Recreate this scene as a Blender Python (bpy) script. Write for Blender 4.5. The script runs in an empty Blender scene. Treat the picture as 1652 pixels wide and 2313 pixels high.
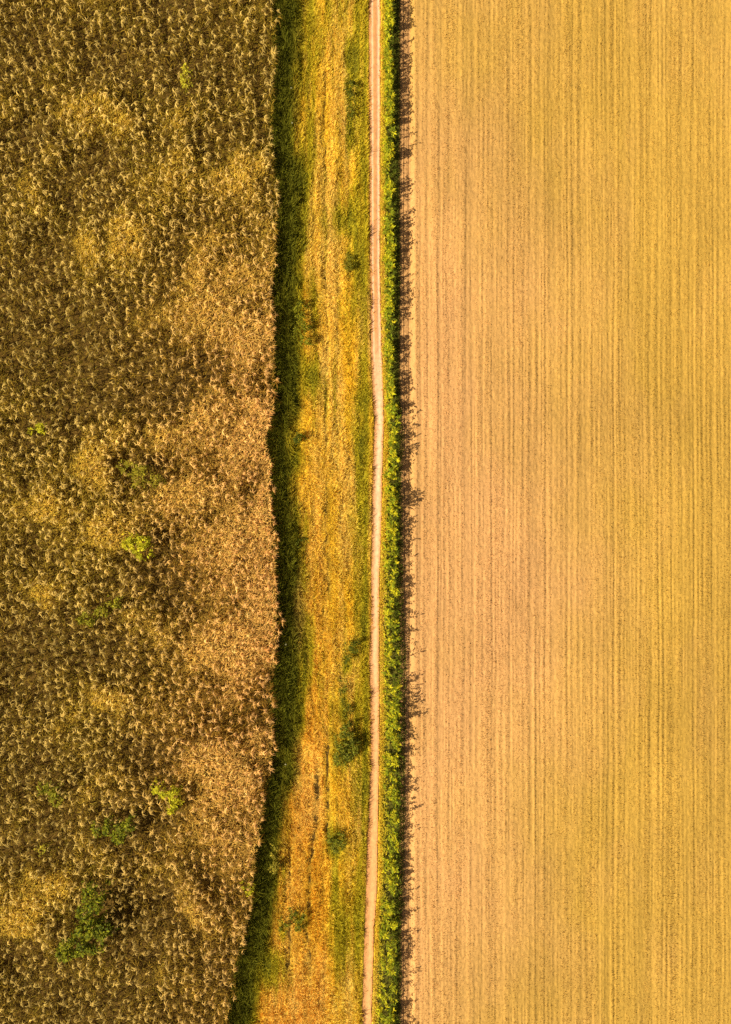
import bpy, math
import numpy as np

R = math.radians
scene = bpy.context.scene

# ---------------------------------------------------------------- camera
H_CAM = 60.0           # drone height in metres
S = 0.03               # metres on the ground per photo pixel
cam_d = bpy.data.cameras.new("camera")
cam = bpy.data.objects.new("camera", cam_d)
scene.collection.objects.link(cam)
cam.location = (0, 0, H_CAM)
cam.rotation_euler = (0, 0, 0)
cam_d.sensor_fit = 'HORIZONTAL'
cam_d.sensor_width = 36.0
cam_d.lens = 36.0 * H_CAM / (1652 * S)
cam_d.clip_start = 0.5
cam_d.clip_end = 3000
scene.camera = cam

# ---------------------------------------------------------------- light
SUN_EL, SUN_AZ = R(40), R(20)      # shadows run to the right and 20 degrees up
world = bpy.data.worlds.new("World")
scene.world = world
world.use_nodes = True
nt = world.node_tree
bg = nt.nodes["Background"]
sky = nt.nodes.new("ShaderNodeTexSky")
sky.sky_type = 'NISHITA'
sky.sun_disc = False
sky.sun_elevation = SUN_EL
sky.sun_rotation = math.atan2(-math.cos(SUN_AZ), -math.sin(SUN_AZ))
sky.air_density = 0.6
sky.dust_density = 5.0
sky.ozone_density = 0.4
nt.links.new(sky.outputs[0], bg.inputs[0])
bg.inputs[1].default_value = 0.05
sun_d = bpy.data.lights.new("sun", 'SUN')
sun_d.energy = 5.0
sun_d.angle = R(0.6)
sun_d.color = (1.0, 0.89, 0.70)
sun = bpy.data.objects.new("sun", sun_d)
scene.collection.objects.link(sun)
from mathutils import Vector
ld = Vector((math.cos(SUN_AZ) * math.cos(SUN_EL), math.sin(SUN_AZ) * math.cos(SUN_EL), -math.sin(SUN_EL)))
sun.rotation_euler = ld.to_track_quat('-Z', 'Y').to_euler()
scene.view_settings.view_transform = 'Standard'
scene.view_settings.look = 'None'
scene.view_settings.exposure = 0.40
scene.view_settings.gamma = 1.0
scene.cycles.use_denoising = False
scene.cycles.sample_clamp_indirect = 4.0
scene.cycles.max_bounces = 6
scene.cycles.diffuse_bounces = 3
scene.cycles.transmission_bounces = 4

# ---------------------------------------------------------------- helpers
rng = np.random.default_rng(11)
U = lambda a, b, n: rng.uniform(a, b, n)


def vnoise(x, y, seed=0):
    """smooth value noise, 0..1"""
    xi = np.floor(x).astype(np.int64); yi = np.floor(y).astype(np.int64)
    fx = x - xi; fy = y - yi
    fx = fx * fx * (3 - 2 * fx); fy = fy * fy * (3 - 2 * fy)

    def h(a, b):
        n = (a * 374761393 + b * 668265263 + seed * 974634777) & 0xffffffff
        n = ((n ^ (n >> 13)) * 1274126177) & 0xffffffff
        n = ((n ^ (n >> 16)) * 2246822519) & 0xffffffff
        return ((n ^ (n >> 15)) & 0xffffff) / float(0xffffff)
    a = h(xi, yi); b = h(xi + 1, yi); c = h(xi, yi + 1); d = h(xi + 1, yi + 1)
    return (a * (1 - fx) + b * fx) * (1 - fy) + (c * (1 - fx) + d * fx) * fy


def fbm(x, y, seed=0, o=4):
    s = 0; a = 0.5; t = 0
    for k in range(o):
        s = s + a * vnoise(x * 2 ** k, y * 2 ** k, seed + 17 * k); t += a; a *= 0.55
    return s / t


def sstep(a, b, v):
    t = np.clip((v - a) / (b - a), 0, 1)
    return t * t * (3 - 2 * t)


def px_xy(px, py, z=0.0):
    f = S * (H_CAM - z) / H_CAM
    return (np.asarray(px) - 826.0) * f, (1156.5 - np.asarray(py)) * f


def xy_px(x, y, z=0.0):
    f = S * (H_CAM - z) / H_CAM
    return x / f + 826.0, 1156.5 - y / f


def blobs(px, py, lst):
    m = np.zeros_like(px)
    for b in lst:
        bx, by, rx = b[0], b[1], b[2]
        ry = b[3] if len(b) > 3 else rx
        m = np.maximum(m, np.exp(-(((px - bx) / rx) ** 2 + ((py - by) / ry) ** 2)))
    return m


class MB:
    """collects quads and per-vertex colours, becomes one mesh object"""
    def __init__(s): s.v = []; s.q = []; s.c = []; s.n = 0

    def add(s, v, q, c):
        s.v.append(v.astype(np.float32)); s.q.append((q + s.n).astype(np.int32)); s.c.append(c.astype(np.float32)); s.n += len(v)

    def ribbons(s, pts, w, side, col, tipcol=None):
        N, K, _ = pts.shape
        side = side[:, None, :] if side.ndim == 2 else side
        off = side * (w[:, :, None] * 0.5)
        v = np.stack([pts - off, pts + off], 2).reshape(N * K * 2, 3)
        base = (np.arange(N) * K * 2)[:, None] + (np.arange(K - 1) * 2)[None, :]
        q = np.stack([base, base + 1, base + 3, base + 2], -1).reshape(-1, 4)
        if tipcol is None:
            c = np.repeat(col, K * 2, axis=0)
        else:
            t = np.linspace(0, 1, K)[None, :, None]
            c = (col[:, None, :] * (1 - t) + tipcol[:, None, :] * t)
            c = np.repeat(c[:, :, None, :], 2, 2).reshape(-1, 3)
        s.add(v, q, c)

    def arrays(s): return np.concatenate(s.v), np.concatenate(s.q), np.concatenate(s.c)

    def mesh(s, name, mat, smooth=False):
        v, q, c = s.arrays()
        me = bpy.data.meshes.new(name)
        me.vertices.add(len(v)); me.vertices.foreach_set("co", v.ravel())
        me.loops.add(len(q) * 4); me.loops.foreach_set("vertex_index", q.ravel())
        me.polygons.add(len(q))
        me.polygons.foreach_set("loop_start", np.arange(len(q), dtype=np.int32) * 4)
        me.polygons.foreach_set("loop_total", np.full(len(q), 4, dtype=np.int32))
        if smooth: me.polygons.foreach_set("use_smooth", np.ones(len(q), dtype=bool))
        at = me.attributes.new("tint", 'FLOAT_COLOR', 'POINT')
        c4 = np.ones((len(v), 4), dtype=np.float32); c4[:, :3] = np.clip(c, 0, 1)
        at.data.foreach_set("color", c4.ravel())
        me.update(); me.materials.append(mat)
        return me

    def obj(s, name, mat, parent=None, smooth=False):
        o = bpy.data.objects.new(name, s.mesh(name, mat, smooth))
        scene.collection.objects.link(o)
        if parent: o.parent = parent
        return o


def tag(o, label=None, cat=None, group=None, kind=None):
    if label: o["label"] = label
    if cat: o["category"] = cat
    if group: o["group"] = group
    if kind: o["kind"] = kind
    return o


def grid(mb, X, Y, Z, C):
    ny, nx = X.shape
    v = np.stack([X, Y, Z], -1).reshape(-1, 3)
    i = (np.arange(ny - 1) * nx)[:, None] + np.arange(nx - 1)[None, :]
    q = np.stack([i, i + 1, i + nx + 1, i + nx], -1).reshape(-1, 4)
    mb.add(v, q, C.reshape(-1, 3))


def mat_plant(name, rough=0.7, transl=0.25, spec=0.25, vary=0.25, nscale=9.0):
    m = bpy.data.materials.new(name); m.use_nodes = True
    n = m.node_tree.nodes; l = m.node_tree.links
    p = n["Principled BSDF"]; out = n["Material Output"]
    a = n.new("ShaderNodeAttribute"); a.attribute_name = "tint"
    oi = n.new("ShaderNodeObjectInfo")
    mu = n.new("ShaderNodeMix"); mu.data_type = 'RGBA'; mu.blend_type = 'MULTIPLY'; mu.inputs[0].default_value = 1
    l.new(a.outputs["Color"], mu.inputs[6]); l.new(oi.outputs["Color"], mu.inputs[7])
    g = n.new("ShaderNodeNewGeometry")
    no = n.new("ShaderNodeTexNoise"); no.inputs["Scale"].default_value = nscale; no.inputs["Detail"].default_value = 3
    l.new(g.outputs["Position"], no.inputs["Vector"])
    mr = n.new("ShaderNodeMapRange"); mr.inputs[1].default_value = 0.3; mr.inputs[2].default_value = 0.7
    mr.inputs[3].default_value = 1 - vary; mr.inputs[4].default_value = 1 + vary
    l.new(no.outputs[0], mr.inputs[0])
    mv = n.new("ShaderNodeVectorMath"); mv.operation = 'SCALE'
    l.new(mu.outputs[2], mv.inputs[0]); l.new(mr.outputs[0], mv.inputs["Scale"])
    l.new(mv.outputs[0], p.inputs["Base Color"])
    p.inputs["Roughness"].default_value = rough
    p.inputs["Specular IOR Level"].default_value = spec
    if transl > 0:
        t = n.new("ShaderNodeBsdfTranslucent"); l.new(mv.outputs[0], t.inputs[0])
        mx = n.new("ShaderNodeMixShader"); mx.inputs[0].default_value = transl
        l.new(p.outputs[0], mx.inputs[1]); l.new(t.outputs[0], mx.inputs[2]); l.new(mx.outputs[0], out.inputs[0])
    return m


def mat_ground(name, vary=0.3, nscale=6.0, bump=0.03, rough=0.95, stretch=(1, 1, 1), spec=0.1):
    m = mat_plant(name, rough, 0, spec, vary, nscale)
    n = m.node_tree.nodes; l = m.node_tree.links
    g = n.new("ShaderNodeNewGeometry")
    mp = n.new("ShaderNodeMapping"); mp.inputs["Scale"].default_value = stretch
    l.new(g.outputs["Position"], mp.inputs["Vector"])
    no = n.new("ShaderNodeTexNoise"); no.inputs["Scale"].default_value = 14; no.inputs["Detail"].default_value = 6
    no.inputs["Roughness"].default_value = 0.7
    l.new(mp.outputs[0], no.inputs["Vector"])
    b = n.new("ShaderNodeBump"); b.inputs["Strength"].default_value = 1.0; b.inputs["Distance"].default_value = bump
    l.new(no.outputs[0], b.inputs["Height"]); l.new(b.outputs[0], n["Principled BSDF"].inputs["Normal"])
    return m


M_maize = mat_plant("dry_maize_leaf", 0.75, 0.22, 0.12)
M_grass = mat_plant("grass_blade", 0.8, 0.25, 0.08)
M_hedge = mat_plant("green_leaf", 0.7, 0.35, 0.12, 0.2)
M_soil = mat_ground("dry_soil")
M_track = mat_ground("packed_dirt", 0.12, 3.0, 0.012)
M_wheat = mat_ground("ripe_crop", 0.12, 5.0, 0.015, 0.85, (1.6, 1.0, 1.0))
M_straw = mat_plant("straw", 0.6, 0.2, 0.3, 0.2, 20)

Y0, Y1 = -43.0, 43.0
col3 = lambda *c: np.array(c, dtype=float)


def lerp(a, b, t):
    return a[None, :] * (1 - t[:, None]) + b[None, :] * t[:, None] if a.ndim == 1 and b.ndim == 1 else a * (1 - t[:, None]) + b * t[:, None]


def jitter(c, a, n):
    return c * (1 + rng.normal(0, a, (n, 1))) * (1 + rng.normal(0, a * 0.25, (n, 3)))


# edge curves read along the strip (photo rows -> photo columns)
MAIZE_EDGE = np.array([(-160, 630), (115, 632), (250, 626), (330, 622), (400, 638), (470, 634), (560, 632), (640, 624), (700, 622), (760, 630), (850, 630), (930, 628),
                       (965, 617), (1010, 612), (1045, 622), (1100, 618), (1200, 628), (1270, 634), (1400, 634), (1480, 632), (1560, 625), (1650, 626),
                       (1720, 622), (1760, 620), (1800, 608), (1870, 600), (1950, 584), (2050, 580), (2120, 560), (2190, 545), (2330, 520), (2500, 500)], float)
TRACK_L = np.array([(-160, 836), (115, 836), (600, 838), (800, 840), (900, 844), (950, 848), (1000, 846), (1100, 843), (1200, 842), (1300, 841), (1400, 840), (1500, 837),
                    (1600, 839), (1700, 840), (1800, 837), (1900, 832), (2000, 829), (2100, 826), (2195, 823), (2500, 815)], float)
TRACK_R = np.array([(-160, 859), (115, 859), (600, 858), (800, 862), (900, 866), (950, 867), (1000, 866), (1100, 863), (1200, 860), (1300, 857), (1400, 856), (1500, 856),
                    (1600, 857), (1700, 856), (1800, 855), (1900, 853), (2000, 852), (2100, 845), (2195, 842), (2500, 834)], float)
HEDGE_R = np.array([(-160, 892), (115, 893), (400, 892), (520, 893), (560, 898), (700, 892), (850, 891), (920, 898), (980, 905), (1080, 900), (1200, 902), (1400, 904), (1500, 909),
                    (1640, 908), (1760, 908), (1900, 904), (2000, 905), (2100, 900), (2195, 899), (2500, 892)], float)
edge = lambda tab, py: np.interp(py, tab[:, 0], tab[:, 1])

# ================================================================ ground
def build_ground():
    mb = MB()
    xs = np.concatenate([[-900, -300, -80], np.linspace(-45, 45, 226), [80, 300, 900]])
    ys = np.concatenate([[-900, -300, -80], np.linspace(-52, 52, 261), [80, 300, 900]])
    X, Y = np.meshgrid(xs, ys)
    px, py = xy_px(X, Y)
    soil = col3(.13, .075, .014); tan = col3(.50, .24, .07); gr = col3(.16, .14, .02)
    n = fbm(X * .5, Y * .35, 5)[..., None]
    C = soil * (0.7 + 0.6 * n) * np.ones(X.shape + (1,))
    strip = (px > 880) & (px < 909)
    C[strip] = (gr * (0.5 + .4 * n))[strip]
    east = px >= 909
    C[east] = (tan * (0.8 + .3 * n))[east]
    Z = (fbm(X * 1.5, Y * 1.5, 9) - .5) * 0.03
    Z[np.abs(X) > 44] = 0
    grid(mb, X, Y, Z, C)
    o = mb.obj("ground", M_soil, smooth=True)
    tag(o, kind="structure")


build_ground()


def build_track():
    mb = MB()
    ys = np.linspace(Y0, Y1, 1100)
    py = 1156.5 - ys / S
    wob = (fbm(ys * 1.3, ys * 0, 3) - .5) * 3
    L = (edge(TRACK_L, py) + wob - 1.5 - 826) * S
    Rr = (edge(TRACK_R, py) + (fbm(ys * 1.3, ys * 0 + 7, 4) - .5) * 3 - 826) * S
    K = 25
    t = np.linspace(0, 1, K)[None, :]
    X = L[:, None] * (1 - t) + Rr[:, None] * t
    Y = np.repeat(ys[:, None], K, 1)
    PY = np.repeat(py[:, None], K, 1)
    T = np.repeat(t, len(ys), 0)
    two = 1 - sstep(700, 950, PY)                    # two pale wheel lines in the far part, one pale band nearer
    rut = np.exp(-((T - .26) / .09) ** 2) * .75 + np.exp(-((T - .82) / .12) ** 2)
    one = np.exp(-((T - .55) / .33) ** 2)
    pale = rut * two + one * (1 - two)
    Z = 0.035 - 0.02 * pale + 0.02 * np.sin(math.pi * T) * two + (fbm(X * 8, Y * 8, 21) - .5) * .02
    low = sstep(900, 1900, PY)
    base = col3(.60, .28, .10); pl = col3(.86, .56, .34); pl2 = col3(.76, .41, .16)
    tip = pl * (1 - low[..., None]) + pl2 * low[..., None]
    p = np.clip(pale, 0, 1)[..., None] * (0.75 + .4 * fbm(X * 3, Y * 1.2, 8)[..., None])
    C = base * (1 - p) + tip * p
    C *= (0.9 + .2 * vnoise(X * 14, Y * 9, 3))[..., None]
    grid(mb, X, Y, Z, C)
    tag(mb.obj("dirt_track", M_track, smooth=True), kind="structure")


build_track()


def build_margin():
    """bare rutted soil between hedge and crop"""
    mb = MB()
    xs = np.arange(905, 940, 1.0); ys = np.arange(Y0, Y1, .12)
    PX, Y = np.meshgrid(xs, ys)
    X = (PX - 826) * S
    w = PX + (vnoise(Y * .15, Y * 0, 6) - .5) * 3
    ruts = np.sin(w * 2 * math.pi / 5.2) * .5 + np.sin(w * 2 * math.pi / 9 + 1) * .5
    Z = 0.035 + .022 * ruts + (fbm(X * 7, Y * 5, 31) - .5) * .03
    C = col3(.46, .25, .09) * (1 + .22 * ruts[..., None]) * (0.8 + .4 * fbm(X * 4, Y * 1.2, 12)[..., None])
    grid(mb, X, Y, Z, C)
    tag(mb.obj("bare_soil_path", M_soil, smooth=True), kind="structure")


build_margin()

# ================================================================ crop on the right
def crop_height(X, Y):
    wx = X + .25 * (fbm(X * .15, Y * .06, 40) - .5)
    a = vnoise(wx / .10, Y / 5, 41); b = vnoise(wx / .20, Y / 16, 42); c = vnoise(wx / .15, Y / 60, 43)
    d = vnoise(wx / .8, Y / 30, 45)
    fine = .5 * vnoise(X / .07, Y / .12, 44) + .5 * vnoise(X / .13, Y / .3, 46)
    rows = .34 * a + .28 * b + .38 * c
    return rows, fine, d


def crop_col(X, Y):
    """ripeness: pinker straw near the margin, yellower towards the far side"""
    px, py = xy_px(X, Y)
    t = sstep(1050, 1652, px + 260 * (fbm(X * .07, Y * .05, 50) - .5) + 330 * np.abs((py - 1300) / 1100) ** 1.4)
    t = np.clip(t + .55 * (fbm(X * .35, Y * .2, 53) - .5), 0, 1)[..., None]
    A = col3(.570, .308, .108); B = col3(.465, .280, .048)
    c = A * (1 - t) + B * t
    patch = fbm(X * .25, Y * .16, 51, 5)[..., None] * .7 + .3 * fbm(X * .9, Y * .28, 52, 4)[..., None]
    return c * (0.80 + .40 * patch)


def build_crop():
    mb = MB()
    xs = np.arange((926 - 826) * S, 34.0, .045); ys = np.arange(Y0, Y1, .07)
    X, Y = np.meshgrid(xs, ys)
    rows, fine, d = crop_height(X, Y)
    edgefall = sstep(0, .35, X - xs[0])
    Z = (.05 + .24 * edgefall) + (.078 * (rows - .5) + .045 * (fine - .5) + .05 * (d - .5)) * (.35 + .65 * edgefall)
    C = crop_col(X, Y) * (0.95 + .10 * (rows[..., None])) 
    grid(mb, X, Y, Z, C)
    # upright straws and ears over the canopy
    N = 300000
    x = U(xs[0], 30.5, N); y = U(Y0, Y1, N)
    r, f, dd = crop_height(x, y)
    keep = rng.random(N) < .35 + .9 * sstep(.35, .65, r)
    x, y, r, f, dd = x[keep], y[keep], r[keep], f[keep], dd[keep]; N = len(x)
    ef = sstep(0, .35, x - xs[0])
    z = (.02 + .24 * ef) + (.20 * (r - .5)) * (.35 + .65 * ef)
    L = U(.04, .11, N) * (.5 + .5 * ef)
    az = U(0, 2 * math.pi, N); lean = np.abs(rng.normal(.3, .25, N))
    d3 = np.stack([np.cos(az) * np.sin(lean) + .1, np.sin(az) * np.sin(lean), np.cos(lean)], -1)
    p0 = np.stack([x, y, z], -1)
    pts = np.stack([p0, p0 + d3 * L[:, None]], 1)
    fa = U(0, math.pi, N); side = np.stack([np.cos(fa), np.sin(fa), 0 * fa], -1)
    w = np.stack([U(.012, .02, N), U(.02, .035, N)], 1)
    c = jitter(crop_col(x, y) * 1.05, .06, N)
    mb.ribbons(pts, w, side, c)
    tag(mb.obj("ripe_cereal_crop", M_wheat), "ripe golden cereal crop in fine drilled lines filling the right side", "crop", kind="stuff")


build_crop()

# ================================================================ hedge
def hedge_leaves(mb, base, top, nl, az0, size, col, tilt):
    """leaves up each shoot; base, top (M,3)"""
    M = len(base)
    idx = np.repeat(np.arange(M), nl)
    n = len(idx)
    f = 1 - rng.beta(1.0, 3.2, n) * .85
    p0 = base[idx] * (1 - f[:, None]) + top[idx] * f[:, None]
    az = az0[idx] + rng.normal(0, 1.5, n)
    el = rng.normal(.45, .35, n) + tilt * (f - .7)
    L = size[idx] * U(.55, 1.35, n)
    d = np.stack([np.cos(az) * np.cos(el), np.sin(az) * np.cos(el), np.sin(el)], -1)
    p1 = p0 + d * (L * .5)[:, None]
    p2 = p0 + d * L[:, None]; p2[:, 2] -= L * U(.1, .5, n)
    W = L * U(.26, .40, n)
    side = np.stack([-np.sin(az), np.cos(az), rng.normal(0, .35, n)], -1)
    mb.ribbons(np.stack([p0, p1, p2], 1), np.stack([W * .4, W, W * .12], 1), side, jitter(col[idx], .16, n))


def build_hedge():
    mb = MB(); st = MB()
    # fine low growth next to the track
    n = 3800
    y = U(Y0, Y1, n); py = 1156.5 - y / S
    t = rng.beta(1.2, 1.8, n) * .48
    Lp = edge(TRACK_R, py) + 2; Rp = edge(HEDGE_R, py)
    h = .12 + .75 * t * U(.6, 1.2, n)
    x = ((Lp + (Rp - Lp) * t - 826) * S)
    b = np.stack([x, y, 0 * x], -1); tp = b + np.stack([rng.normal(0, .04, n), rng.normal(0, .04, n), h], -1)
    c = lerp(np.tile(col3(.70, .50, .04), (n, 1)), np.tile(col3(.52, .46, .02), (n, 1)), sstep(.0, .45, t + .2 * (rng.random(n) - .5)))
    hedge_leaves(mb, b, tp, 7, U(0, 6.28, n), U(.07, .13, n), c, 0)
    # tall leafy shoots, thinning out upwards
    n = 3500
    y = U(Y0, Y1, n); py = 1156.5 - y / S
    t = .22 + .74 * rng.beta(1.5, 1.15, n)
    Lp = edge(TRACK_R, py) + 2; Rp = edge(HEDGE_R, py) - 5
    body = fbm(y * .45, y * 0, 62) * .6 + .4 * vnoise(y / .7, t * 2, 61)
    h = (.42 + .98 * sstep(.2, .62, t)) * (.50 + 1.0 * body) * U(.70, 1.2, n)
    bulge = 6 * (vnoise(y / 1.1, y * 0, 64) - .5) * t
    x = ((Lp + (Rp - Lp) * t + bulge - 826) * S) * (H_CAM - h) / H_CAM
    keep = (.5 * vnoise(y / .22, t * 5, 63) + .5 * vnoise(y / .5, t * 3, 65)) > .50
    x, y, h, t = x[keep], y[keep], h[keep], t[keep]; n = len(x)
    b = np.stack([x - .05, y, 0 * x], -1); tp = np.stack([x + rng.normal(.03, .06, n), y + rng.normal(0, .07, n), h], -1)
    v = rng.random(n)
    c = lerp(np.tile(col3(.62, .56, .018), (n, 1)), np.tile(col3(.24, .28, .012), (n, 1)), sstep(.10, .80, v))
    hedge_leaves(mb, b, tp, 8, rng.normal(0, 1.3, n), U(.14, .26, n), c, .6)
    n2 = 1500  # low dark-green shoots added so the hedge's shadow line stays solid
    y = U(Y0, Y1, n2); py = 1156.5 - y / S
    x = (edge(HEDGE_R, py) - U(2, 20, n2) - 826) * S; h = U(.4, .72, n2)
    b2 = np.stack([x, y, 0 * x], -1); t2 = b2 + np.stack([rng.normal(.02, .05, n2), rng.normal(0, .05, n2), h], -1)
    hedge_leaves(mb, b2, t2, 9, rng.normal(0, 1.5, n2), U(.10, .19, n2), lerp(np.tile(col3(.20, .23, .012), (n2, 1)), np.tile(col3(.10, .13, .010), (n2, 1)), rng.random(n2)), .3)
    fa = U(0, 3.14, n)
    st.ribbons(np.stack([b, tp], 1), np.tile([[.022, .010]], (n, 1)), np.stack([np.cos(fa), np.sin(fa), 0 * fa], -1), np.tile(col3(.14, .12, .02), (n, 1)))
    # low leaves added at the hedge's foot, coloured dark to paint its shadow strip
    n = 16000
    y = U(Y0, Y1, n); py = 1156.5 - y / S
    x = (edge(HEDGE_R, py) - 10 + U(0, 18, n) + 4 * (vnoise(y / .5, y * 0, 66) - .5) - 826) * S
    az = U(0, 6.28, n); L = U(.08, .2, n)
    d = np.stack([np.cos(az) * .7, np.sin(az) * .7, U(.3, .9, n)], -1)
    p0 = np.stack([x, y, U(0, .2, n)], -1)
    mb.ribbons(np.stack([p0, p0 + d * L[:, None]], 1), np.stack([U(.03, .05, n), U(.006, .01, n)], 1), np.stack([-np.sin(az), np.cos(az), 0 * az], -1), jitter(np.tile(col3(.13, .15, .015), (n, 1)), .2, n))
    h = mb.obj("leafy_hedge", M_hedge)
    tag(h, "long bright green leafy hedge between the dirt track and the golden crop", "hedge")
    s = st.obj("stem", M_hedge, h); tag(s, kind="stuff")


build_hedge()

# ================================================================ grass strip
GREEN_SPOTS = [(785, 205, 16, 60), (790, 300, 14, 60), (790, 590, 14, 30), (672, 700, 26, 75), (676, 640, 20, 45), (820, 900, 22, 70), (815, 1000, 22, 90), (672, 990, 16, 18),
               (798, 1465, 20, 30), (785, 1500, 16, 30), (780, 1690, 32, 55), (775, 1600, 18, 50), (757, 1910, 26, 40), (755, 2010, 14, 80), (665, 2080, 30, 22), (640, 2100, 16, 40),
               (770, 2100, 26, 90), (600, 2180, 60, 60), (700, 850, 30, 50), (740, 870, 26, 60), (680, 1320, 24, 80), (690, 1180, 12, 60), (700, 1460, 30, 30), (820, 1420, 18, 90),
               (820, 1780, 26, 100), (800, 140, 30, 60), (760, 500, 60, 50), (620, 1980, 14, 50)]
GOLD_SPOTS = [(745, 650, 26, 300), (760, 300, 18, 220), (690, 960, 45, 60), (690, 1110, 40, 60), (760, 1180, 40, 130), (755, 1350, 26, 130), (672, 1370, 16, 100), (730, 1460, 20, 80), (700, 1700, 50, 60),
              (690, 1830, 50, 70), (700, 1970, 50, 70), (650, 2040, 30, 60), (690, 2150, 40, 60), (680, 260, 14, 70), (780, 830, 24, 120), (760, 1010, 30, 70), (620, 2090, 12, 60)]
RUTS = [  # photo rows/columns of sunken lines, depth
    ([(115, 732), (600, 737), (900, 738), (1250, 735), (1450, 728)], 2.2, .7),
    ([(115, 722), (350, 727), (600, 735)], 1.5, .5),
    ([(1640, 736), (1720, 742), (1800, 741), (1880, 736)], 3.6, 1.0),
    ([(1740, 720), (1800, 716), (1870, 712), (1960, 700), (2060, 700)], 4.6, 1.1),
    ([(600, 763), (900, 762), (1100, 762)], 1.6, .5),
    ([(1080, 740), (1300, 742), (1420, 738)], 3.0, .7),
    ([(1900, 655), (1990, 655)], 3, .8), ([(2090, 655), (2190, 650)], 5, .9), ([(2100, 690), (2200, 705)], 5, .8),
    ([(1500, 770), (1600, 778), (1640, 800)], 4, .6), ([(1420, 690), (1600, 705), (1660, 715)], 4, .5),
    ([(115, 803), (400, 806), (700, 810)], 1.6, .4),
]


def rut_mask(px, py):
    m = np.zeros_like(px)
    for pts, w, d in RUTS:
        a = np.array(pts, float)
        c = np.interp(py, a[:, 0], a[:, 1]) + 5 * (vnoise(py / 28, py * 0, 77) - .5)
        ends = sstep(a[0, 0] - 25, a[0, 0] + 15, py) * (1 - sstep(a[-1, 0] - 15, a[-1, 0] + 25, py))
        br = .55 + .9 * vnoise(py / 17, px * 0 + a[0, 1], 78)
        m = np.maximum(m, d * ends * br * np.exp(-((px - c + 5 * (vnoise(px / 4, py / 7, 76) - .5)) / (w * 1.25)) ** 2) * (.3 + 1.0 * vnoise(px / 5, py / 9, 75)))
    return np.clip(m, 0, 1)


def grass_fields(x, y):
    px, py = xy_px(x, y)
    n1 = fbm(x * .55, y * .22, 70); n2 = fbm(x * 1.8, y * .35, 71, 3); n3 = vnoise(x / .16, y / 3.5, 72); n4 = vnoise(x / .35, y / 12, 73)
    e = edge(MAIZE_EDGE, py)
    g = 1 - sstep(30, 85, px - e + 90 * (n1 - .5))            # green by the maize
    g = np.maximum(g, .75 * sstep(785, 815, px + 24 * (n1 - .5)))   # green by the track
    g = np.maximum(g * (1 - sstep(828, 838, px) * .7), 1.0 * blobs(px, py, GREEN_SPOTS))
    top = 1 - sstep(500, 1100, py)
    g = np.maximum(g, .42 * top * sstep(.35, .6, fbm(x * .9, y * .25, 69)))
    g = np.maximum(g, .55 * top * (1 - sstep(705, 735, px)))
    g = g * (1 - .85 * blobs(px, py, GOLD_SPOTS)) + .55 * (n2 - .5) + .50 * (n3 - .5) + .35 * (n4 - .5)
    tall = fbm(x * 1.1, y * .5, 74)
    return px, py, np.clip(g, 0, 1), tall, n3, rut_mask(px, py)


def grass_col(x, y, px, py, g, rut):
    N = len(x)
    green = col3(.52, .42, .018); gold = col3(.86, .57, .035); gold2 = col3(.90, .62, .12); deep = col3(.14, .15, .012)
    c = lerp(gold, gold2, sstep(.35, .8, fbm(x * .9, y * .15, 82) + .25 * (rng.random(N) - .5)))
    ora = np.tile(col3(.82, .38, .05), (N, 1))
    c = lerp(c, ora, .35 * sstep(950, 1500, py) * (1 - sstep(720, 760, px)))
    c = lerp(c, np.tile(green, (N, 1)), sstep(.12, .80, g + .3 * (rng.random(N) - .5)))
    c = c * (.70 + .30 * vnoise(x / .11, y / 5.0, 68) + .16 * vnoise(x / .24, y / 14., 66) + .16 * vnoise(x / .22, y / .9, 67))[:, None]
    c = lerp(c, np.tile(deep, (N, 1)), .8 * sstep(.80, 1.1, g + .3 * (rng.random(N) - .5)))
    shade_band = 1 - sstep(28, 62, px - edge(MAIZE_EDGE, py) + 26 * (fbm(x / .8, y / 1.1, 85, 3) - .5))
    c = lerp(c, np.tile(col3(.13, .135, .010), (N, 1)), shade_band * .85)  # greener grass by the maize, albedo darkened to paint in its shadow
    return lerp(c, np.tile(col3(.14, .065, .015), (N, 1)), rut * .6)


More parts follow.
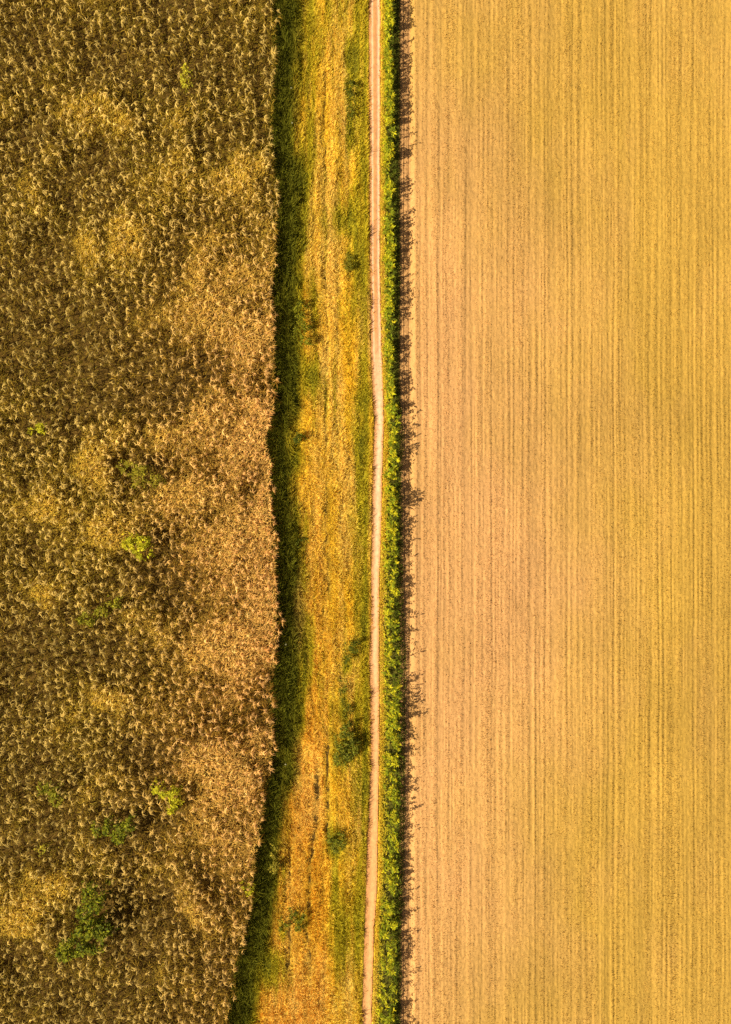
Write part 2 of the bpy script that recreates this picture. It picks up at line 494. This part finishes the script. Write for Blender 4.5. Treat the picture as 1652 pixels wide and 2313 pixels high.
def build_grass():
    mb = MB()
    N = 360000
    y = U(Y0, Y1, N); py0 = 1156.5 - y / S
    lo = edge(MAIZE_EDGE, py0) - 14; hi = edge(TRACK_R, py0) + 12
    x = ((lo + (hi - lo) * rng.random(N)) - 826) * S
    px, py, g, tall, n3, rut = grass_fields(x, y)
    ontrack = (px > edge(TRACK_L, py) + 1 + rng.normal(0, 1.6, N) + 4 * (vnoise(y / .5, y * 0, 84) - .5)) & (px < edge(TRACK_R, py) - 1 + rng.normal(0, 1.6, N))
    keep = (~ontrack) & (rng.random(N) > rut * .9) & (rng.random(N) < .25 + 1.1 * vnoise(x / .11, y / .45, 79))
    x, y, px, py, g, tall, n3, rut = [a[keep] for a in (x, y, px, py, g, tall, n3, rut)]; N = len(x)
    clump = vnoise(x / .13, y / .42, 80) * (.35 * vnoise(x / .34, y / .9, 87) + .65 * vnoise(x / .20, y / 3.2, 86))
    Lh = (.05 + .12 * tall + .55 * clump) * (1 - .65 * rut) * U(.6, 1.25, N)
    nearT = np.minimum(np.abs(px - edge(TRACK_L, py)), np.abs(px - edge(TRACK_R, py)))
    Lh *= .35 + .65 * sstep(1, 9, nearT)
    az = rng.normal(math.pi / 2, .6, N) + math.pi * (rng.random(N) < .5)
    az += 2.2 * (fbm(x * .8, y * .4, 81) - .5)
    lean = np.clip(np.abs(rng.normal(.55, .3, N)), .05, 1.3)
    h = np.stack([np.cos(az), np.sin(az), 0 * az], -1)
    up = np.array([0, 0, 1.0])
    p0 = np.stack([x, y, 0 * x], -1)
    m = p0 + (h * np.sin(lean * .6)[:, None] + up * np.cos(lean * .6)[:, None]) * Lh[:, None] * .6
    tp = m + (h * np.sin(lean * 1.5)[:, None] + up * np.cos(lean * 1.5)[:, None]) * Lh[:, None] * .55
    shade_band = 1 - sstep(25, 60, px - edge(MAIZE_EDGE, py))  # longer blades in the same band, added to deepen the shade
    tp = tp + (tp - p0) * (shade_band * .7)[:, None]; m = m + (m - p0) * (shade_band * .7)[:, None]
    W = U(.020, .045, N)
    side = np.stack([-np.sin(az), np.cos(az), 0 * az], -1)
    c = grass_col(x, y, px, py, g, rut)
    rim = (1 - sstep(2, 9, nearT))
    c = lerp(c, np.tile(col3(.55, .26, .06), (N, 1)), rim * .7)
    c = jitter(c, .08, N)
    mb.ribbons(np.stack([p0, m, tp], 1), np.stack([W, W * .9, W * .25], 1), side, c)
    tag(mb.obj("grass", M_grass), "uneven green and golden meadow grass between the maize and the track", "grass", kind="stuff")


build_grass()


def build_turf():
    mb = MB()
    xs = np.arange(-10.5, 2.2, .05); ys = np.arange(Y0, Y1, .12)
    X, Y = np.meshgrid(xs, ys)
    px, py, g, tall, n3, rut = grass_fields(X, Y)
    sh = X.shape
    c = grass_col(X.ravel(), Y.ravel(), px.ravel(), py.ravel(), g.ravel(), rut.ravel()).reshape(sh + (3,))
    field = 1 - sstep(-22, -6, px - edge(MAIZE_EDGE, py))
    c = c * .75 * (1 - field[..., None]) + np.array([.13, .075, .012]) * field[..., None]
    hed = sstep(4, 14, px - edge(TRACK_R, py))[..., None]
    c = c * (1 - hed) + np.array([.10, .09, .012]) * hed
    Z = .018 + .05 * (fbm(X * 2.2, Y * .9, 88) - .5) * (1 - rut) - .05 * rut
    Z = np.where((px > edge(TRACK_L, py) - 2) & (px < edge(TRACK_R, py) + 2), -.02, np.maximum(Z, -.03) + .02)
    c *= (.75 + .5 * vnoise(X / .07, Y / .2, 89))[..., None]
    grid(mb, X, Y, Z, c)
    tag(mb.obj("meadow_ground", M_soil, smooth=True), kind="structure")


build_turf()

# ================================================================ maize
GOLDEN = [(250, 230, 120, 60), (430, 250, 60, 40), (120, 330, 70, 50), (150, 570, 80, 50), (270, 530, 60, 40), (470, 620, 80, 50), (560, 760, 70, 60), (380, 950, 70, 60), (590, 990, 60, 90),
          (240, 1040, 70, 50), (210, 1190, 110, 60), (430, 1110, 70, 50), (560, 1160, 60, 60), (480, 1200, 60, 70), (70, 1350, 60, 50), (450, 1470, 100, 60), (520, 1500, 60, 60),
          (230, 1600, 60, 40), (600, 1690, 40, 50), (40, 1830, 60, 50), (240, 1780, 60, 40), (120, 2010, 90, 50), (60, 2080, 80, 50), (410, 2050, 70, 50), (20, 220, 40, 40), (20, 420, 50, 60),
          (500, 1750, 70, 40), (540, 400, 50, 60), (60, 1130, 60, 60), (330, 1400, 60, 40)]
DARK = [(200, 340, 60, 40), (40, 290, 50, 60), (480, 160, 110, 40), (290, 160, 60, 30), (80, 560, 40, 60), (330, 880, 110, 50), (440, 830, 80, 60), (60, 820, 60, 60), (150, 1480, 110, 60), (320, 1715, 70, 40),
        (340, 1310, 90, 40), (130, 1880, 60, 50), (30, 1780, 40, 50), (340, 1060, 70, 50), (150, 970, 90, 60), (300, 1900, 60, 50), (270, 2080, 60, 70), (450, 1980, 70, 50), (30, 2170, 60, 40),
        (500, 640, 30, 30), (180, 760, 90, 60)]


def maize_tone(x, y, z=1.8):
    px, py = xy_px(x, y, z)
    px = px + 170 * (fbm(x * .3, y * .3, 90) - .5); py = py + 130 * (fbm(x * .3, y * .3, 91) - .5)
    g = blobs(px, py, GOLDEN); d = blobs(px, py, DARK)
    n = fbm(x * .22, y * .22, 92)
    orange = sstep(150, 600, px + 0 * py) * sstep(250, 950, py) * (1 - .5 * sstep(1700, 2200, py))
    v = g * .85 - d * .75 + 1.7 * (n - .5) + 1.1 * (fbm(x * .8, y * .55, 93) - .5) + .36 * orange - .04
    return np.clip(v, -1, 1), orange


def template(seed, edge_plant=False):
    """one plant around the origin: (tassel MB, body MB)"""
    r = np.random.default_rng(seed)
    ta, bo = MB(), MB()
    h = 1.72
    # tassel: arching spikes from the top of the stalk
    n = r.integers(11, 20)
    a0 = r.uniform(0, 2 * math.pi)
    az = r.normal(-0.1, .85, n) if r.random() < .85 else r.uniform(0, 6.28, n)
    L = r.uniform(.12, .34, n) * r.uniform(.85, 1.15)
    el = r.uniform(.15, 1.1, n)
    ts = np.linspace(0, 1, 4)
    hd = np.stack([np.cos(az), np.sin(az)], -1)
    rr = (L * np.cos(el * .6))[:, None] * ts[None]
    zz = h + r.uniform(-.14, .05, n)[:, None] + (L * np.sin(el))[:, None] * ts[None] - (L * .75)[:, None] * ts[None] ** 2
    tw = r.normal(0, .35, n)[:, None] * ts[None] ** 2 * L[:, None]
    pts = np.stack([hd[:, :1] * rr - hd[:, 1:] * tw, hd[:, 1:] * rr + hd[:, :1] * tw, zz], -1)
    w = np.array([.5, .95, 1.0, .35])[None] * r.uniform(.030, .045, n)[:, None]
    side = np.stack([-np.sin(az), np.cos(az), r.normal(0, .4, n)], -1)
    c = np.array([.68, .46, .135])[None] * (1 + r.normal(0, .13, (n, 1)))
    tip = c * np.array([1.15, 1.15, 1.25])
    ta.ribbons(pts, w, side, c, tip)
    # stalk
    a = np.array([[0, 0, 0], [r.normal(0, .03), r.normal(0, .03), h * .5], [0, 0, h]])[None]
    for s in ((1, 0, 0), (0, 1, 0)):
        bo.ribbons(a, np.array([[.035, .03, .02]]), np.array([s], float), np.array([[.26, .17, .06]]))
    # leaves
    m = r.integers(7, 10)
    z0 = r.uniform(.35, 1.25, m); az = r.uniform(0, 6.28, m); L = r.uniform(.35, .6, m)
    ts = np.linspace(0, 1, 5)
    rr = L[:, None] * (ts + .0)[None]; zz = z0[:, None] + L[:, None] * (.75 * ts - 1.25 * ts ** 2)[None]
    pts = np.stack([np.cos(az)[:, None] * rr, np.sin(az)[:, None] * rr, zz], -1)
    w = np.array([.5, 1, .9, .6, .1])[None] * r.uniform(.035, .06, m)[:, None]
    side = np.stack([-np.sin(az), np.cos(az), r.normal(0, .5, m)], -1)
    c = np.array([.30, .18, .022])[None] * (1 + r.normal(0, .2, (m, 1)))
    bo.ribbons(pts, w, side, c)
    return ta, bo


NT = 16
TEMPL = [template(100 + k) for k in range(NT)]


def maize_spots():
    """wavy, slightly slanted rows"""
    P = []
    for i, x0 in enumerate(np.arange(-50, 12, .60)):
        yy = np.arange(Y0 - 2, Y1 + 2, .385)
        yy = yy + rng.normal(0, .09, len(yy)) + rng.uniform(0, .4)
        xx = x0 - yy * .16 + 2.2 * (fbm(yy * .12 + 0 * x0, yy * 0 + x0 * .05, 95) - .5) + .5 * (vnoise(yy / 1.6, yy * 0 + x0 * .9, 94) - .5) + rng.normal(0, .11, len(yy))
        P.append(np.stack([xx, yy], -1))
    P = np.concatenate(P)
    px, py = xy_px(P[:, 0], P[:, 1], 1.8)
    e = edge(MAIZE_EDGE, py) - 9 + 9 * (vnoise(py / 30, py * 0, 96) - .5)
    ok = (px < e) & (P[:, 0] > -33)
    P = P[ok]; d = (e - px)[ok]
    return P, d


SHRUB_SPOTS = [(205, 2040, 30, 36), (185, 2085, 26, 26), (195, 2108, 40, 28), (180, 2148, 44, 26), (145, 2165, 26, 18), (298, 1230, 28, 22), (250, 1885, 42, 20), (350, 1790, 16, 14), (368, 1800, 18, 12), (386, 1820, 14, 28),
               (75, 970, 18, 14), (315, 1072, 50, 22), (250, 1362, 22, 14), (195, 1398, 28, 18), (103, 1795, 26, 26), (413, 158, 10, 20), (90, 1932, 22, 12)]


def shrub_cover(x, y, z):
    px, py = xy_px(x, y, z)
    return np.clip(1.6 * blobs(px, py, SHRUB_SPOTS) - .4, 0, .92)


def build_maize():
    P, d = maize_spots()
    v, orange = maize_tone(P[:, 0], P[:, 1])
    inv = np.abs(P[:, 1]) < 34.5
    order = np.where(inv)[0][np.argsort(d[inv])][:290]
    single = np.zeros(len(P), bool); single[order] = True
    near = np.exp(-(d / 45.) ** 2) * .9
    keep = single | (rng.random(len(P)) < np.where(v < -.3, .84, np.where(v > .35, .84, .97)) - 1.0 * shrub_cover(P[:, 0], P[:, 1], 1.8) * (d > 12))
    P, d, v, orange, single, near = P[keep], d[keep], v[keep], orange[keep], single[keep], near[keep]
    n = len(P)
    rot = rng.normal(.15, .6, n)
    sc = U(.70, 1.10, n) * (1 - .05 * (v < -.3)); hz = U(.86, 1.14, n) * (1 - .17 * near) * (1 + near * .75 * (vnoise(P[:, 1] / 1.15, P[:, 1] * 0, 98) - .45) * (.5 + vnoise(P[:, 1] / .4, P[:, 0] * 0, 99)))
    lightness = (1 + .32 * v + .06 * orange) * (1 + rng.normal(0, .08, n))
    tint = np.stack([lightness * (.94 + .10 * orange), lightness * (.98 - .10 * orange), lightness * (.78 + .1 * orange)], -1)
    tint *= (1 - .0 * d)[:, None]
    lodged = sstep(.15, .8, v)
    lx = rng.normal(.03, .09, n) + .26 * lodged * U(.3, 1.2, n)
    ly = rng.normal(.0, .11, n) + .20 * lodged * U(.3, 1.2, n)
    # the mass of the field: one object
    mb = MB()
    T = [(np.concatenate([a.arrays()[0], b.arrays()[0]]), np.concatenate([a.arrays()[1], b.arrays()[1] + a.n]), np.concatenate([a.arrays()[2], b.arrays()[2]])) for a, b in TEMPL]
    kind = rng.integers(0, NT, n)
    for k in range(NT):
        I = np.where((kind == k) & ~single)[0]
        V, Q, C = T[k]
        c, s = np.cos(rot[I])[:, None], np.sin(rot[I])[:, None]
        X = (V[None, :, 0] * c - V[None, :, 1] * s) * sc[I][:, None] + P[I, 0][:, None]
        Y = (V[None, :, 0] * s + V[None, :, 1] * c) * sc[I][:, None] + P[I, 1][:, None]
        Z = V[None, :, 2] * (hz[I] * (1 - .14 * lodged[I]))[:, None]
        X = X + lx[I][:, None] * (V[None, :, 2] / 1.7) ** 1.5; Y = Y + ly[I][:, None] * (V[None, :, 2] / 1.7) ** 1.5
        vv = np.stack([X, Y, Z], -1).reshape(-1, 3)
        q = (Q[None] + (np.arange(len(I)) * len(V))[:, None, None]).reshape(-1, 4)
        cc = (C[None] * tint[I][:, None, :]).reshape(-1, 3)
        mb.add(vv, q, cc)
    # lower leaves and fine dry undergrowth that fills between the stalks
    N = 520000
    x = U(-33, -5, N); y = U(Y0, Y1, N)
    px, py = xy_px(x, y, 1.2)
    e = edge(MAIZE_EDGE, py) - 12
    t, og = maize_tone(x, y)
    ok = (px < e) & (rng.random(N) < .12 + .88 * sstep(-.3, .6, t)) & (rng.random(N) > 1.1 * shrub_cover(x, y, 1.2))
    x, y, t, og = x[ok], y[ok], t[ok], og[ok]; N = len(x)
    gmask = .9 * sstep(-.15, 1.0, t + .35 * (fbm(x * 2, y * 2, 97) - .5))
    z = U(.15, .75, N) + (1.05 * gmask) * rng.beta(3, 1.2, N)
    az = rng.normal(.9, .9, N) + math.pi * (rng.random(N) < .35); L = U(.16, .34, N)
    hd = np.stack([np.cos(az), np.sin(az), 0 * az], -1)
    p0 = np.stack([x, y, z], -1)
    up = np.array([0, 0, 1.])
    p1 = p0 + hd * (L * .4)[:, None] + up * (L * .45)[:, None]
    p2 = p0 + hd * L[:, None] + up * (L * U(.1, .6, N))[:, None]
    W = U(.018, .035, N)
    side = np.stack([-np.sin(az), np.cos(az), rng.normal(0, .3, N)], -1)
    olive = col3(.27, .19, .014); brown = col3(.36, .20, .020); gold = col3(.78, .50, .055); ogold = col3(.86, .50, .12)
    c = lerp(np.tile(olive, (N, 1)), np.tile(brown, (N, 1)), og)
    gg = lerp(np.tile(gold, (N, 1)), np.tile(ogold, (N, 1)), og)
    c = jitter(lerp(c, gg, gmask), .18, N)
    mb.ribbons(np.stack([p0, p1, p2], 1), np.stack([W * .6, W, W * .2], 1), side, c)
    tag(mb.obj("maize_crop", M_maize), "dense field of dry tan maize with feathery tassels over dark undergrowth", "maize", kind="stuff")
    # the plants of the outermost rows, one by one
    protos = []
    for k in range(NT):
        ta, bo = TEMPL[k]
        protos.append((bo.mesh("maize_plant", M_maize), ta.mesh("tassel", M_maize)))
    idx = np.where(single)[0]
    idx = idx[np.argsort(d[idx])]
    half = len(idx) // 2
    for j, i in enumerate(idx):
        b, t_ = protos[kind[i]]
        o = bpy.data.objects.new("maize_plant", b); scene.collection.objects.link(o)
        o.location = (P[i, 0], P[i, 1], 0); o.rotation_euler = (-ly[i] / 1.9, lx[i] / 1.9, rot[i]); o.scale = (sc[i] * 1.08, sc[i] * 1.08, hz[i])
        o.color = (tint[i, 0], tint[i, 1], tint[i, 2], 1)
        c = bpy.data.objects.new("tassel", t_); scene.collection.objects.link(c); c.parent = o
        c.color = o.color
        if j < half:
            tag(o, "dry pale maize plant with spread tassel in the outermost row, touching the shaded grass", "maize plant", "outermost maize plants along the grass")
        else:
            tag(o, "dry tan maize plant with feathery tassel just behind the outermost row of the field", "maize plant", "maize plants just behind the outermost row")


build_maize()

# ================================================================ shrubs
def shrub(name, label, cat, lobes, ztop, n, cols, leaf=.13, group=None, stemcol=(.16, .12, .03), spread=1.0):
    """lobes: (px, py, radius px[, radius px y]) seen from above; builds a branching clump with leaves over its volume"""
    cx, cy = px_xy(np.mean([l[0] for l in lobes]), np.mean([l[1] for l in lobes]), ztop)
    root = bpy.data.objects.new(name, None); scene.collection.objects.link(root)
    root.location = (cx, cy, 0); root.empty_display_size = .3
    tag(root, label, cat, group)
    fo, st = MB(), MB()
    area = np.array([l[2] * (l[3] if len(l) > 3 else l[2]) for l in lobes], float)
    who = rng.choice(len(lobes), n, p=area / area.sum())
    for k, l in enumerate(lobes):
        m = int((who == k).sum())
        if m < 4: continue
        lx, ly = px_xy(l[0], l[1], ztop)
        rx = l[2] * S; ry = (l[3] if len(l) > 3 else l[2]) * S
        a = U(0, 6.283, m); rad = np.sqrt(U(0, 1, m)) * (1 + .35 * np.sin(a * 3 + k) + rng.normal(0, .12, m)) * spread
        x = lx + np.cos(a) * rad * rx - cx; y = ly + np.sin(a) * rad * ry - cy
        dome = np.sqrt(np.clip(1 - (rad * .85) ** 2, .05, 1))
        depth = min(1.5, max(.35, ztop * .7))
        z = ztop - depth * (1 - dome) - depth * rng.beta(1.1, 2.6, m)
        z += .25 * min(1, ztop) * (vnoise((x + cx) * 4, (y + cy) * 4, 120 + k) - .5)
        hole = vnoise((x + cx) * 4.5, (y + cy) * 4.5, 130 + k) > .46
        x, y, z, a = x[hole], y[hole], np.maximum(z, .04)[hole], a[hole]; m = len(x)
        az = a + rng.normal(0, 1.0, m); el = rng.normal(.3, .45, m)
        d = np.stack([np.cos(az) * np.cos(el), np.sin(az) * np.cos(el), np.sin(el)], -1)
        L = U(.6, 1.4, m) * leaf
        p0 = np.stack([x, y, z], -1)
        p2 = p0 + d * L[:, None]; p2[:, 2] -= L * .25
        p1 = p0 + d * (L * .5)[:, None]
        side = np.cross(d, np.array([0, 0, 1.])); side /= np.linalg.norm(side, axis=1)[:, None] + 1e-6
        side[:, 2] += rng.normal(0, .4, m)
        W = L * U(.38, .60, m)
        v = rng.random(m)
        c = lerp(np.tile(np.array(cols[0], float), (m, 1)), np.tile(np.array(cols[1], float), (m, 1)), v)
        fo.ribbons(np.stack([p0, p1, p2], 1), np.stack([W * .3, W, W * .15], 1), side, jitter(c, .14, m))
        ns = max(4, m // 60)
        q0 = np.stack([lx - cx + rng.normal(0, .08 + .1 * rx, ns), ly - cy + rng.normal(0, .08 + .1 * ry, ns), np.zeros(ns)], -1)
        j = rng.integers(0, m, ns); q1 = p0[j]
        mid = (q0 + q1) / 2 + np.array([0, 0, .1])
        sa = U(0, 3.14, ns)
        st.ribbons(np.stack([q0, mid, q1], 1), np.tile([[.03, .022, .01]], (ns, 1)), np.stack([np.cos(sa), np.sin(sa), 0 * sa], -1), np.tile([stemcol], (ns, 1)).astype(float))
    fo.obj("foliage", M_hedge, root)
    st.obj("stem", M_hedge, root)
    return root


YG = ((.66, .58, .02), (.42, .42, .02))       # fresh yellow green
MG = ((.36, .35, .015), (.08, .11, .008))      # mid green
OG = ((.42, .34, .025), (.24, .21, .014))       # dull olive
DG = ((.18, .19, .012), (.05, .07, .006))      # dark bush
PG = ((.30, .29, .02), (.07, .09, .008))

# in the maize
shrub("weed_shrub", "largest leafy weed shrub, a long yellow-green clump standing in the maize at the bottom left", "shrub",
      [(205, 2040, 26, 34), (182, 2072, 16, 18), (190, 2105, 30, 26), (225, 2112, 22, 20), (165, 2150, 34, 22), (205, 2142, 22, 24), (140, 2168, 22, 14)], 2.45, 3510, ((.36, .35, .014), (.05, .08, .006)), .20)
shrub("weed_shrub", "bright yellow-green weed shrub with two lobes, alone in the middle of the maize", "shrub",
      [(280, 1222, 13, 18), (300, 1235, 13, 15), (318, 1222, 12, 14), (316, 1248, 14, 20)], 2.35, 1080, YG, .18)
shrub("weed_shrub", "dark-sided green weed shrub with a yellow left end, above the largest shrub", "shrub",
      [(218, 1880, 16, 16), (245, 1885, 20, 20), (262, 1895, 16, 20), (285, 1870, 18, 16)], 2.30, 1282, MG, .18)
shrub("weed_shrub", "slanting bright yellow weed shrub with a green lower end near the maize's right part", "shrub",
      [(347, 1788, 10, 14), (365, 1800, 14, 10), (385, 1795, 9, 10), (383, 1828, 10, 20), (392, 1820, 8, 12)], 2.30, 837, YG, .17)
shrub("weed_shrub", "dull olive weed shrub spread wide in the maize above the bright two-lobed one", "shrub",
      [(285, 1055, 26, 18), (315, 1065, 20, 18), (345, 1085, 20, 12), (305, 1085, 18, 14)], 2.20, 1282, OG, .17)
shrub("weed_shrub", "small lemon-green weed shrub near the left border of the maize", "shrub",
      [(66, 975, 12, 11), (83, 962, 8, 8)], 2.30, 351, YG, .17)
shrub("weed_shrub", "olive weed shrub low in the maize with a fresher yellow middle", "shrub",
      [(252, 1362, 20, 12), (190, 1400, 24, 16), (225, 1385, 18, 12)], 2.15, 837, ((.42, .36, .02), (.22, .21, .012)), .17)
shrub("weed_shrub", "dull green weed shrub near the left border, level with the slanting yellow one", "shrub",
      [(85, 1790, 10, 14), (105, 1785, 16, 18), (120, 1812, 14, 18)], 2.20, 756, ((.38, .34, .02), (.17, .18, .010)), .17)
shrub("weed_shrub", "small yellow weed shrub near the top of the maize", "shrub",
      [(415, 148, 8, 12), (412, 168, 7, 10)], 2.30, 351, ((.60, .50, .03), (.46, .42, .03)), .17)
shrub("weed_shrub", "tiny yellow-green weed tuft at the ragged lower edge of the maize", "shrub",
      [(548, 2018, 8, 6), (558, 2026, 7, 6)], 2.20, 202, YG, .17)
shrub("weed_shrub", "faint yellowish weed shrub in the maize left of the dark-sided green one", "shrub",
      [(82, 1930, 14, 10), (100, 1938, 9, 8)], 2.10, 351, ((.50, .40, .03), (.32, .28, .02)), .16)
# in the grass strip
shrub("meadow_bush", "largest dark green bush in the grass strip, beside the dirt track", "bush",
      [(780, 1690, 20, 34), (795, 1690, 16, 24), (770, 1712, 16, 20), (785, 1650, 14, 20)], 1.09, 1875, PG, .14)
shrub("meadow_bush", "small round dark green bush in the grass strip above the largest one", "bush",
      [(800, 1462, 14, 15), (790, 1490, 10, 14)], 0.87, 600, DG, .12)
shrub("meadow_bush", "round green bush in the lower grass strip with worn ruts on its left", "bush",
      [(757, 1900, 18, 20), (765, 1915, 15, 14)], 0.94, 812, PG, .13)
shrub("meadow_bush", "low spreading green bush near the bottom of the grass strip", "bush",
      [(672, 2075, 20, 14), (640, 2100, 11, 18), (672, 2100, 12, 8)], 0.80, 875, PG, .13)
shrub("meadow_bush", "tall shaded dark bush in the grass strip close to the upper maize edge", "bush",
      [(675, 690, 18, 18), (680, 730, 22, 24), (688, 765, 14, 18)], 1.01, 1375, ((.34, .32, .015), (.12, .13, .008)), .13)
shrub("meadow_bush", "tiny dark bush at the end of the maize shadow beside orange grass", "bush",
      [(674, 990, 15, 13)], 0.80, 412, DG, .12)
shrub("meadow_bush", "narrow dark green bush near the top of the grass strip", "bush",
      [(795, 200, 13, 30), (793, 245, 10, 20)], 0.72, 700, ((.22, .21, .012), (.07, .08, .006)), .12)
shrub("meadow_bush", "dull green weedy bush in the upper grass strip, level with a bulge of the maize", "bush",
      [(790, 600, 12, 16), (792, 575, 9, 10)], 0.58, 325, ((.26, .23, .015), (.13, .13, .008)), .12)
shrub("meadow_bush", "pale straggly bush leaning out of the maize shadow near its lower corner", "bush",
      [(622, 1935, 10, 22), (618, 1962, 13, 14)], 0.87, 525, ((.50, .40, .04), (.20, .18, .015)), .13)
shrub("meadow_bush", "small dark bush in the grass strip touching the maize shadow at mid height", "bush",
      [(680, 1228, 14, 9), (690, 1222, 10, 6)], 0.65, 325, DG, .11)
shrub("meadow_bush", "slim dark weed bush in the grass between the round small bush and the largest bush", "bush",
      [(775, 1560, 9, 24), (785, 1605, 10, 18)], 0.58, 475, PG, .11)


# ================================================================ small pale flowers in the shaded grass
def flower(px_, py_, z, label):
    x, y = px_xy(px_, py_, z)
    root = bpy.data.objects.new("wild_flower", None); scene.collection.objects.link(root)
    root.location = (x, y, 0); root.empty_display_size = .1
    tag(root, label, "wild flower")
    pe, st = MB(), MB()
    n = 9
    a = np.arange(n) * 2 * math.pi / n + rng.normal(0, .1, n)
    d = np.stack([np.cos(a), np.sin(a), .25 + 0 * a], -1)
    p0 = np.array([[0, 0, z]]) + d * .01
    pe.ribbons(np.stack([p0, p0 + d * .025, p0 + d * .05 - np.array([0, 0, .010])], 1), np.tile([[.008, .018, .008]], (n, 1)), np.stack([-np.sin(a), np.cos(a), 0 * a], -1), np.tile(col3(.50, .46, .26), (n, 1)))
    st.ribbons(np.array([[[0, 0, 0], [.01, 0, z * .5], [0, 0, z]]]), np.array([[.014, .012, .01]]), np.array([[1., 0, 0]]), np.array([[.14, .15, .02]]))
    pe.obj("petals", M_grass, root); st.obj("stem", M_grass, root)


flower(658, 198, .62, "pale flower head in dark grass beside the top of the maize edge")
flower(660, 277, .60, "second pale flower head down from the top, in the shaded grass")
flower(646, 1456, .62, "lone pale flower head in the shaded grass at mid height of the lower maize edge")
flower(645, 1727, .64, "pale flower head where the maize edge starts to bend away at the bottom")
